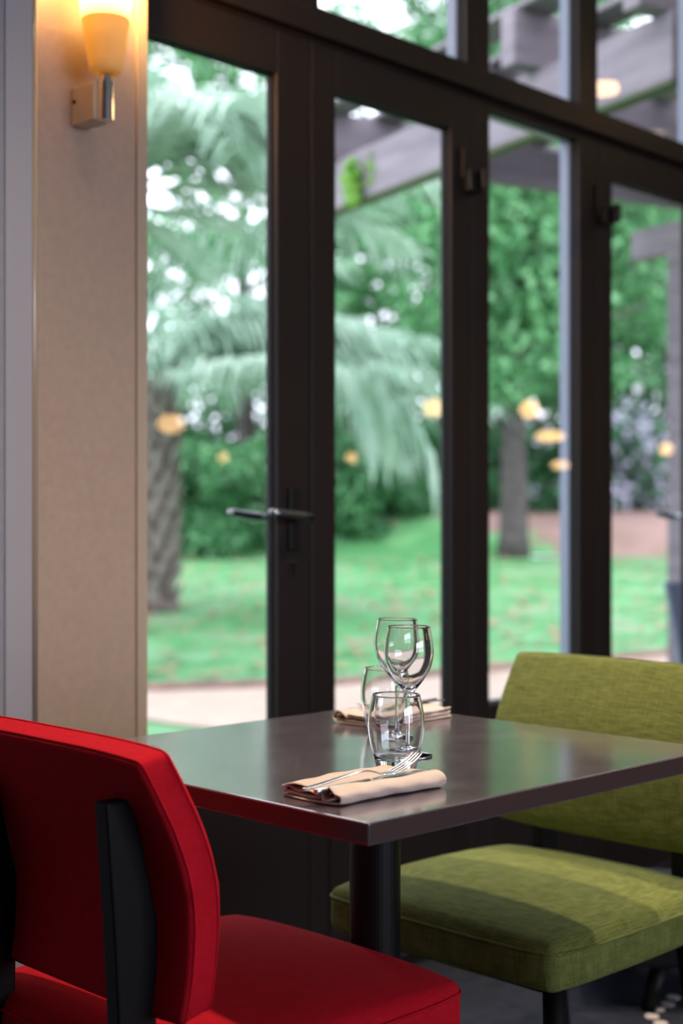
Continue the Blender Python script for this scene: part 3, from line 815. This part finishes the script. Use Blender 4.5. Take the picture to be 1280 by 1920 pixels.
def trunk(parent, h, r, seed=0, branches=5, lean=0.0, m_='bark'):
    rnd = random.Random(seed); t = MB()
    pts = [(lean*h*u*u + 0.04*h*math.sin(3*u+seed)*u*0.5, 0, h*u) for u in [0, 0.06, 0.2, 0.4, 0.6, 0.8, 1]]
    t.tube(pts, [r*1.35, r*1.1, r*0.95, r*0.85, r*0.7, r*0.55, r*0.3], 12)
    t.build('trunk', M[m_], parent, smooth=True)
    for i in range(branches):
        u = 0.5+0.5*i/branches; a = rnd.uniform(0, 6.28); ln = h*rnd.uniform(0.25, 0.4)
        p0 = Vector((lean*h*u*u, 0, h*u)); p1 = p0+Vector((math.cos(a)*ln, math.sin(a)*ln, ln*0.6)); pm = (p0+p1)/2+Vector((0, 0, ln*0.1))
        MB().tube([p0, pm, p1], [r*0.4, r*0.25, r*0.08], 8).build('branch', M[m_], parent, smooth=True)

def crown_blobs(seed, n, cx, cy, cz, rx, ry, rz, br):
    rnd = random.Random(seed); out = []
    for i in range(n):
        a = rnd.uniform(0, 6.28); e = rnd.uniform(-1, 1); q = rnd.random()**0.4
        out.append((cx+rx*q*math.cos(a)*math.sqrt(1-e*e), cy+ry*q*math.sin(a)*math.sqrt(1-e*e), cz+rz*q*e, br*rnd.uniform(0.7, 1.3), br*rnd.uniform(0.7, 1.3), br*rnd.uniform(0.45, 0.8)))
    return out
LD, LM, LL = M['leaf_dark'], M['leaf_mid'], M['leaf_light']

def px2(px, py, d): return ((px-640)/F*d, CAMZ-(py-HOR)/F*d)

# the tree whose trunk stands at the lawn's edge
L, z = px2(962, 1047, 22)
e = plant('garden_tree', L, 22, gz(22)-0.02, 'broad green tree with dark straight trunk standing at the far lawn edge', 'tree', 'trees of the garden')
trunk(e, 5.2, 0.21, 2, 6)
bl_ = crown_blobs(11, 46, 0.5, 0, 5.0, 2.4, 2.0, 2.6, 0.75) + [(-0.45, -0.9, 2.6, 0.75, 0.6, 0.5), (0.1, -1.0, 3.1, 0.7, 0.6, 0.5), (-0.5, -0.8, 3.7, 0.8, 0.6, 0.6), (0.6, -1, 3.8, 0.8, 0.6, 0.6), (-0.2, -1.2, 4.7, 1.0, 0.7, 0.6)]
leaf_cloud('foliage', bl_, 15000, 0.20, [LD, LM, LL], e, 1, wts=[0.2, 0.45, 0.35])

def tree(L, d, h, r, label, seed, n=9000, mats=(LD, LM), wts=(0.5, 0.5), nb=34, br=0.9, size=0.24, rz=None, tr=0.2, trunk_h=None):
    e = plant('garden_tree', L, d, 1.0, label, 'tree', 'trees of the garden')
    trunk(e, trunk_h or h*0.7, tr, seed, 4)
    rz = rz or h*0.42
    leaf_cloud('foliage', crown_blobs(seed, nb, 0, 0, h-rz, r, r*0.8, rz, br), n, size, list(mats), e, seed, wts=list(wts))
    return e
tree(-4.6, 25, 10.5, 3.0, 'tall tree behind the palms at the left edge of the garden', 21, 8000, (LD, LM, LL), (0.35, 0.45, 0.2), nb=50, br=0.7)
tree(-1.9, 29, 10.5, 2.2, 'tree with gaps of sky behind the palm fronds', 22, 3800, (LD, LM, LL), (0.4, 0.45, 0.15), nb=40, br=0.75)
tree(0.3, 26.5, 6.6, 1.9, 'loose tree with bright sky gaps behind the second door pane', 23, 4200, (LD, LM, LL), (0.35, 0.45, 0.2), nb=28, br=0.75)
tree(3.1, 31, 14.0, 3.4, 'tall tree rising to the upper panes behind the pergola', 24, 17000, (LD, LM, LL), (0.3, 0.4, 0.3), nb=46, br=1.0, size=0.28)
tree(1.7, 37, 15.0, 2.4, 'slender distant tree seen above the left door in the upper pane', 28, 7000, (LD, LM), (0.5, 0.5), nb=34, br=0.9, size=0.28)
tree(4.6, 27, 8.8, 2.7, 'leafy tree behind the flowering shrub at the right of the garden', 25, 13000, (LD, LM, LL), (0.35, 0.4, 0.25), nb=44)
tree(7.2, 31, 11.0, 3.2, 'big tree at the right edge of the view beyond the pergola post', 26, 13000, (LD, LM), (0.5, 0.5), nb=44, br=1.0, size=0.28)

def bush(L, d, zb, rx, ry, rz, label, seed, n=5000, mats=(LD, LM), wts=(0.6, 0.4), size=0.16, name='garden_shrub', cat='shrub'):
    e = plant(name, L, d, zb, label, cat, 'shrubs along the garden edge')
    rnd = random.Random(seed)
    bl = [(rnd.uniform(-rx, rx)*0.8, rnd.uniform(-ry, ry)*0.6, rz*rnd.uniform(0.25, 1.5), rx*0.5, ry*0.6, rz*0.45) for _ in range(12)]
    bl += [(-rx*0.5, -ry*0.3, rz*0.3, rx*0.6, ry*0.6, rz*0.45), (rx*0.5, -ry*0.3, rz*0.3, rx*0.6, ry*0.6, rz*0.45)]
    leaf_cloud('foliage', bl, n, size, list(mats), e, seed, shell=0.7, wts=list(wts))
    st = MB()
    for i in range(5):
        a = rnd.uniform(0, 6.28); st.tube([(0, 0, 0), (rx*0.3*math.cos(a), ry*0.3*math.sin(a), rz), (rx*0.5*math.cos(a), ry*0.5*math.sin(a), rz*1.6)], [0.04, 0.03, 0.012], 6)
    st.build('stems', M['bark'], e, smooth=True)
    return e
bush(-2.35, 22.3, 0.42, 0.75, 0.9, 1.0, 'glossy dark shrub behind the leaning palm trunk', 31, 6000)
bush(-1.35, 22.6, 0.42, 0.85, 0.9, 1.05, 'rounded glossy shrub right of the palm trunk, seen above the door handle', 32, 8000, (LD, LM, LL), (0.4, 0.35, 0.25), 0.14)
bush(-0.2, 23.4, 0.6, 0.9, 0.9, 0.95, 'deep green shrub behind the door stile with the handle', 33, 6000)
bush(0.75, 24.6, 1.0, 0.9, 0.9, 0.8, 'dark shrub behind the hanging palm fronds in the second door', 34, 6000, (LD, LM), (0.6, 0.4))
bush(2.1, 25.6, 1.2, 1.0, 0.9, 0.75, 'very dark shrub left of the straight tree trunk', 35, 6000, (LD,), (1.0,))
bush(3.6, 25.2, 1.15, 1.0, 0.9, 0.8, 'dark shrub right of the straight tree trunk', 36, 6000, (LD, LM, M['flower']), (0.72, 0.2, 0.08))
bush(5.1, 25.0, 1.15, 1.0, 0.9, 1.05, 'shrub with pale lilac blossom at the right of the garden', 37, 7500, (LD, LM, M['flower']), (0.42, 0.2, 0.38), 0.15)
bush(6.6, 25.5, 1.15, 1.0, 0.9, 1.0, 'green shrub past the blossom at the far right', 38, 6000)
bush(-3.6, 22.8, 0.42, 0.9, 0.9, 1.1, 'green shrub at the left edge of the lawn', 39, 6000)
# tall hedge closing the garden
hg = plant('tall_hedge', 2.0, 34, 1.4, 'tall dense hedge closing off the garden behind the trees', 'hedge')
leaf_cloud('foliage', [(x_, 0, z_, 2.0, 1.2, 1.3) for x_ in np.arange(-11, 15, 1.6) for z_ in (0.6, 2.0)], 24000, 0.32, [LD, LM], hg, 77, shell=0.75, wts=[0.6, 0.4])
MB().tube([(x_, 0, 0.0) for x_ in (-10, 14)], 0.1, 6).build('stems', M['bark'], hg)

# palms
def frond_mesh(seed, R, arch, nl=24, ll=0.42, lw=0.028, droop=0.5, k=1.9):
    kk = k
    """one feather-shaped leaf growing along +x and arching down"""
    rnd = random.Random(seed); m_ = MB()
    pts = []
    for i in range(15):
        u = i/14
        ang = arch*(1-kk*u)
        if i == 0: p = Vector((0, 0, 0))
        else: p = pts[-1]+Vector((math.cos(ang), 0.0, math.sin(ang)))*(R/14)
        pts.append(p)
    m_.tube(pts, [0.022*(1-0.85*i/14)+0.003 for i in range(15)], 6)
    for i in range(nl):
        u = 0.14+0.86*i/nl; k = u*14; j = min(int(k), 13); p = pts[j].lerp(pts[j+1], k-j)
        tv = (pts[j+1]-pts[j]).normalized()
        for s in (-1, 1):
            l_ = ll*(0.55+0.9*math.sin(math.pi*min(1, u*0.9+0.1)))*rnd.uniform(0.85, 1.1)
            side = Vector((0, s, 0)); upv = tv.cross(side)*s*-1
            dirv = (tv*0.75+side*0.75+Vector((0, 0, 0.15-rnd.uniform(0.0, droop)))).normalized()
            p1 = p+dirv*l_*0.5; p2 = p1+(dirv+Vector((0, 0, -0.45-droop*0.6))).normalized()*l_*0.5
            wv = dirv.cross(Vector((0, 0, 1))).normalized()*lw*0.5+Vector((0, 0, lw*0.25))
            n0 = len(m_.v)
            m_.v += [p-wv*0.5, p+wv*0.5, p1+wv, p1-wv, p2]
            m_.f += [[n0, n0+1, n0+2, n0+3], [n0+3, n0+2, n0+4]]; m_.m += [0, 0]
    return m_
def make_palm(L, d, zb, h, lean, label, R, nf, seed, tr=0.17, ll=0.42, specials=(), lw=0.03, extra=()):
    e = plant('palm_tree', L, d, zb, label, 'palm tree', 'palms on the lawn')
    rnd = random.Random(seed)
    t = MB(); K = 30; pts = []; rr = []
    for i in range(K+1):
        u = i/K; pts.append((lean*(u**1.3), 0, h*u)); rr.append(tr*(1.12-0.25*u)*(1.1 if i % 2 else 0.9) + (0.05 if u < 0.04 else 0))
    t.tube(pts, rr, 14)
    t.build('trunk', M['palm_bark'], e, smooth=True)
    # old leaf bases spiralling round the trunk
    sb = MB()
    for i in range(95):
        u = 0.06+0.93*i/95; a = i*2.4; r_ = tr*(1.1-0.25*u)
        c = Vector((lean*(u**1.3)+r_*math.cos(a), r_*math.sin(a), h*u)); o_ = Vector((math.cos(a)*0.09, math.sin(a)*0.09, 0.16))
        sb.tube([c-o_*0.3, c+o_*0.5, c+o_*1.0], [(0.06, 0.045), (0.05, 0.035), (0.02, 0.015)], 6)
    sb.build('leaf_bases', M['leaf_base'], e)
    top = Vector((lean, 0, h))
    meshes = [frond_mesh(seed+k, R*(0.9+0.1*k), a, ll=ll, lw=lw).build('frond', M['leaf_palm']) for k, a in enumerate((1.25, 0.85, 0.45, 0.05))]
    for o in meshes: o.parent = e
    for (a_, k_, R_, az, dr) in extra:
        o = frond_mesh(seed+int(az*10), R_, a_, ll=ll*1.15, lw=lw, nl=30, droop=dr, k=k_).build('frond', M['leaf_palm'], e)
        o.location = top; o.rotation_euler = (0, 0, az)
    used = set()
    for i in range(nf):
        tier = i % 4; az = i*2.399+seed
        if i < len(specials): tier, az = specials[i]
        if tier not in used: o = meshes[tier]; used.add(tier)
        else: o = meshes[tier].copy(); C.objects.link(o); o.parent = e
        o.location = top; o.rotation_euler = (rnd.uniform(-0.15, 0.15), rnd.uniform(-0.12, 0.12), az)
        s = rnd.uniform(0.9, 1.1); o.scale = (s, s, s)
    return e
# the palm with the leaning rough trunk on the lawn
L, z = px2(300, 1145, 14.3)
make_palm(L-0.05, 14.3, gz(14.3)-0.03, 2.35, 0.05, 'palm with shaggy brown trunk on the lawn behind the left door pane', 2.7, 22, 4, tr=0.17, ll=0.62, lw=0.050,
          extra=[(0.80, 2.75, 3.6, -0.05, 0.9), (0.95, 2.5, 3.3, -0.5, 0.8), (0.55, 2.9, 2.9, 0.15, 0.9), (1.15, 2.4, 3.5, -0.25, 0.7)],
          specials=[(2, -0.25), (1, -0.15), (2, 0.0), (1, 0.2), (2, -0.5), (3, 0.1), (3, -0.4), (0, -0.3)])
make_palm((208-640)/F*10.0, 10.0, -0.06, 3.35, 0.0, 'closer palm mostly behind the wall, its silvery fronds filling the top of left pane', 2.1, 24, 9, tr=0.15, ll=0.60, lw=0.042,
          specials=[(0, -0.2), (1, -0.4), (1, 0.1), (0, 0.5), (2, -0.2), (0, -0.8), (2, 0.3), (0, 0.1), (1, -0.1), (0, -0.5), (1, 0.35)])

# ------------------------------------------------------------------ pergola
A2 = Vector((-0.484, 0.875)); B2 = Vector((0.875, 0.484))
O2 = Vector((0.0, 7.1))                 # rail under-edge reference (L, d)
pg = empty('pergola', W(0, 7.1, 0)); tag(pg, 'weathered grey wooden pergola on posts outside the glazing', 'pergola')
base = W(0, 7.1, 0)
def beam(name, p0, p1, z0, z1, w, m_='wood'):
    a = W(p0[0], p0[1], 0)-base; b = W(p1[0], p1[1], 0)-base
    dv = (b-a); ln = dv.length; dv.normalize(); R = Matrix.Translation((a.x, a.y, 0)) @ Matrix.Rotation(math.atan2(dv.y, dv.x), 4, 'Z')
    return MB().box((0, -w/2, z0), (ln, w/2, z1), R).build(name, M[m_], pg, bevel=0.008)
def on(p, k, dirv): return (p[0]+dirv[0]*k, p[1]+dirv[1]*k)
r0 = on(O2, -2.42, A2); r1 = on(O2, 0.22, A2)
beam('rail', r0, r1, 2.60, 2.84, 0.07)
beam('rail', on(r0, 3.2, B2), on(r1, 3.2, B2), 2.60, 2.84, 0.07)
for k in (-2.35, -1.62, -0.98, 0.0):     # joists resting on the rails
    c = on(O2, k, A2); beam('joist', on(c, -0.16, B2), on(c, 3.7, B2), 2.84, 3.06, 0.09)
for k in np.arange(-0.05, 3.7, 0.30):
    beam('slat', on(on(O2, -2.45, A2), k, B2), on(on(O2, 0.15, A2), k, B2), 3.06, 3.085, 0.17)
beam('crossbeam', on(on(O2, -0.75, A2), 0.0, B2), on(on(O2, -0.75, A2), 3.2, B2), 2.62, 2.80, 0.08)
# thin dark olive strip along the lower edge of the rail
beam('olive_strip', r0, r1, 2.585, 2.60, 0.075, 'wood_green')
for c in (on(O2, 0.1, A2), on(on(O2, 0.1, A2), 3.2, B2)):
    pass
pc = (1.645, 8.0)
beam('rail', pc, on(pc, -1.5, A2), 2.50, 2.66, 0.10)
p2 = on(pc, -0.36, A2); q = W(p2[0], p2[1])-base
MB().box((q.x-0.06, q.y-0.06, -0.1), (q.x+0.06, q.y+0.06, 2.50)).build('post', M['wood'], pg, bevel=0.008)
q = W(*on(on(O2, -0.75, A2), 3.2, B2))-base
MB().box((q.x-0.06, q.y-0.06, -0.1), (q.x+0.06, q.y+0.06, 2.60)).build('post', M['wood'], pg, bevel=0.008)
q = W(*on(O2, 0.12, A2))-base

vn = empty('climbing_vine', W(0.05, 6.84, 2.3), VROT)
tag(vn, 'bright lime green leaves hanging on the end of the pergola rail', 'vine')
leaf_cloud('foliage', [(0.0, 0, 0.37, 0.04, 0.04, 0.11), (0.13, -0.05, 0.42, 0.05, 0.04, 0.12)], 300, 0.07, [leafmat('leaf_lime', (0.22, 0.50, 0.07), (0.36, 0.62, 0.14), 0.5, 0.5)], vn, 5, shell=0.2)

# ------------------------------------------------------------------ garden chair close outside the glass
gc = empty('garden_chair', W(1.57, 6.1, -0.05), VROT+0.3)
tag(gc, 'slate blue garden chair outside, at the right edge of the view', 'chair')
MB().add([(-0.13, 0.0, 0.42), (0.13, 0, 0.42), (0.17, 0.09, 0.86), (-0.17, 0.09, 0.86), (-0.13, 0.03, 0.42), (0.13, 0.03, 0.42), (0.17, 0.12, 0.86), (-0.17, 0.12, 0.86)],
         [[0,1,2,3],[7,6,5,4],[0,4,5,1],[1,5,6,2],[2,6,7,3],[3,7,4,0]]).build('backrest', mat('slate_sling', (0.10, 0.12, 0.17), 0.6), gc, bevel=0.01)
MB().box((-0.2, -0.42, 0.40), (0.2, 0.03, 0.44)).build('seat', bpy.data.materials['slate_sling'], gc, bevel=0.01)
for sx in (-1, 1):
    for sy in (0, 1):
        MB().cyl((sx*0.19, -0.40+0.42*sy, 0.42), (sx*0.21, -0.44+0.50*sy, 0.0), 0.014).build('leg', M['dark_chrome'], gc)
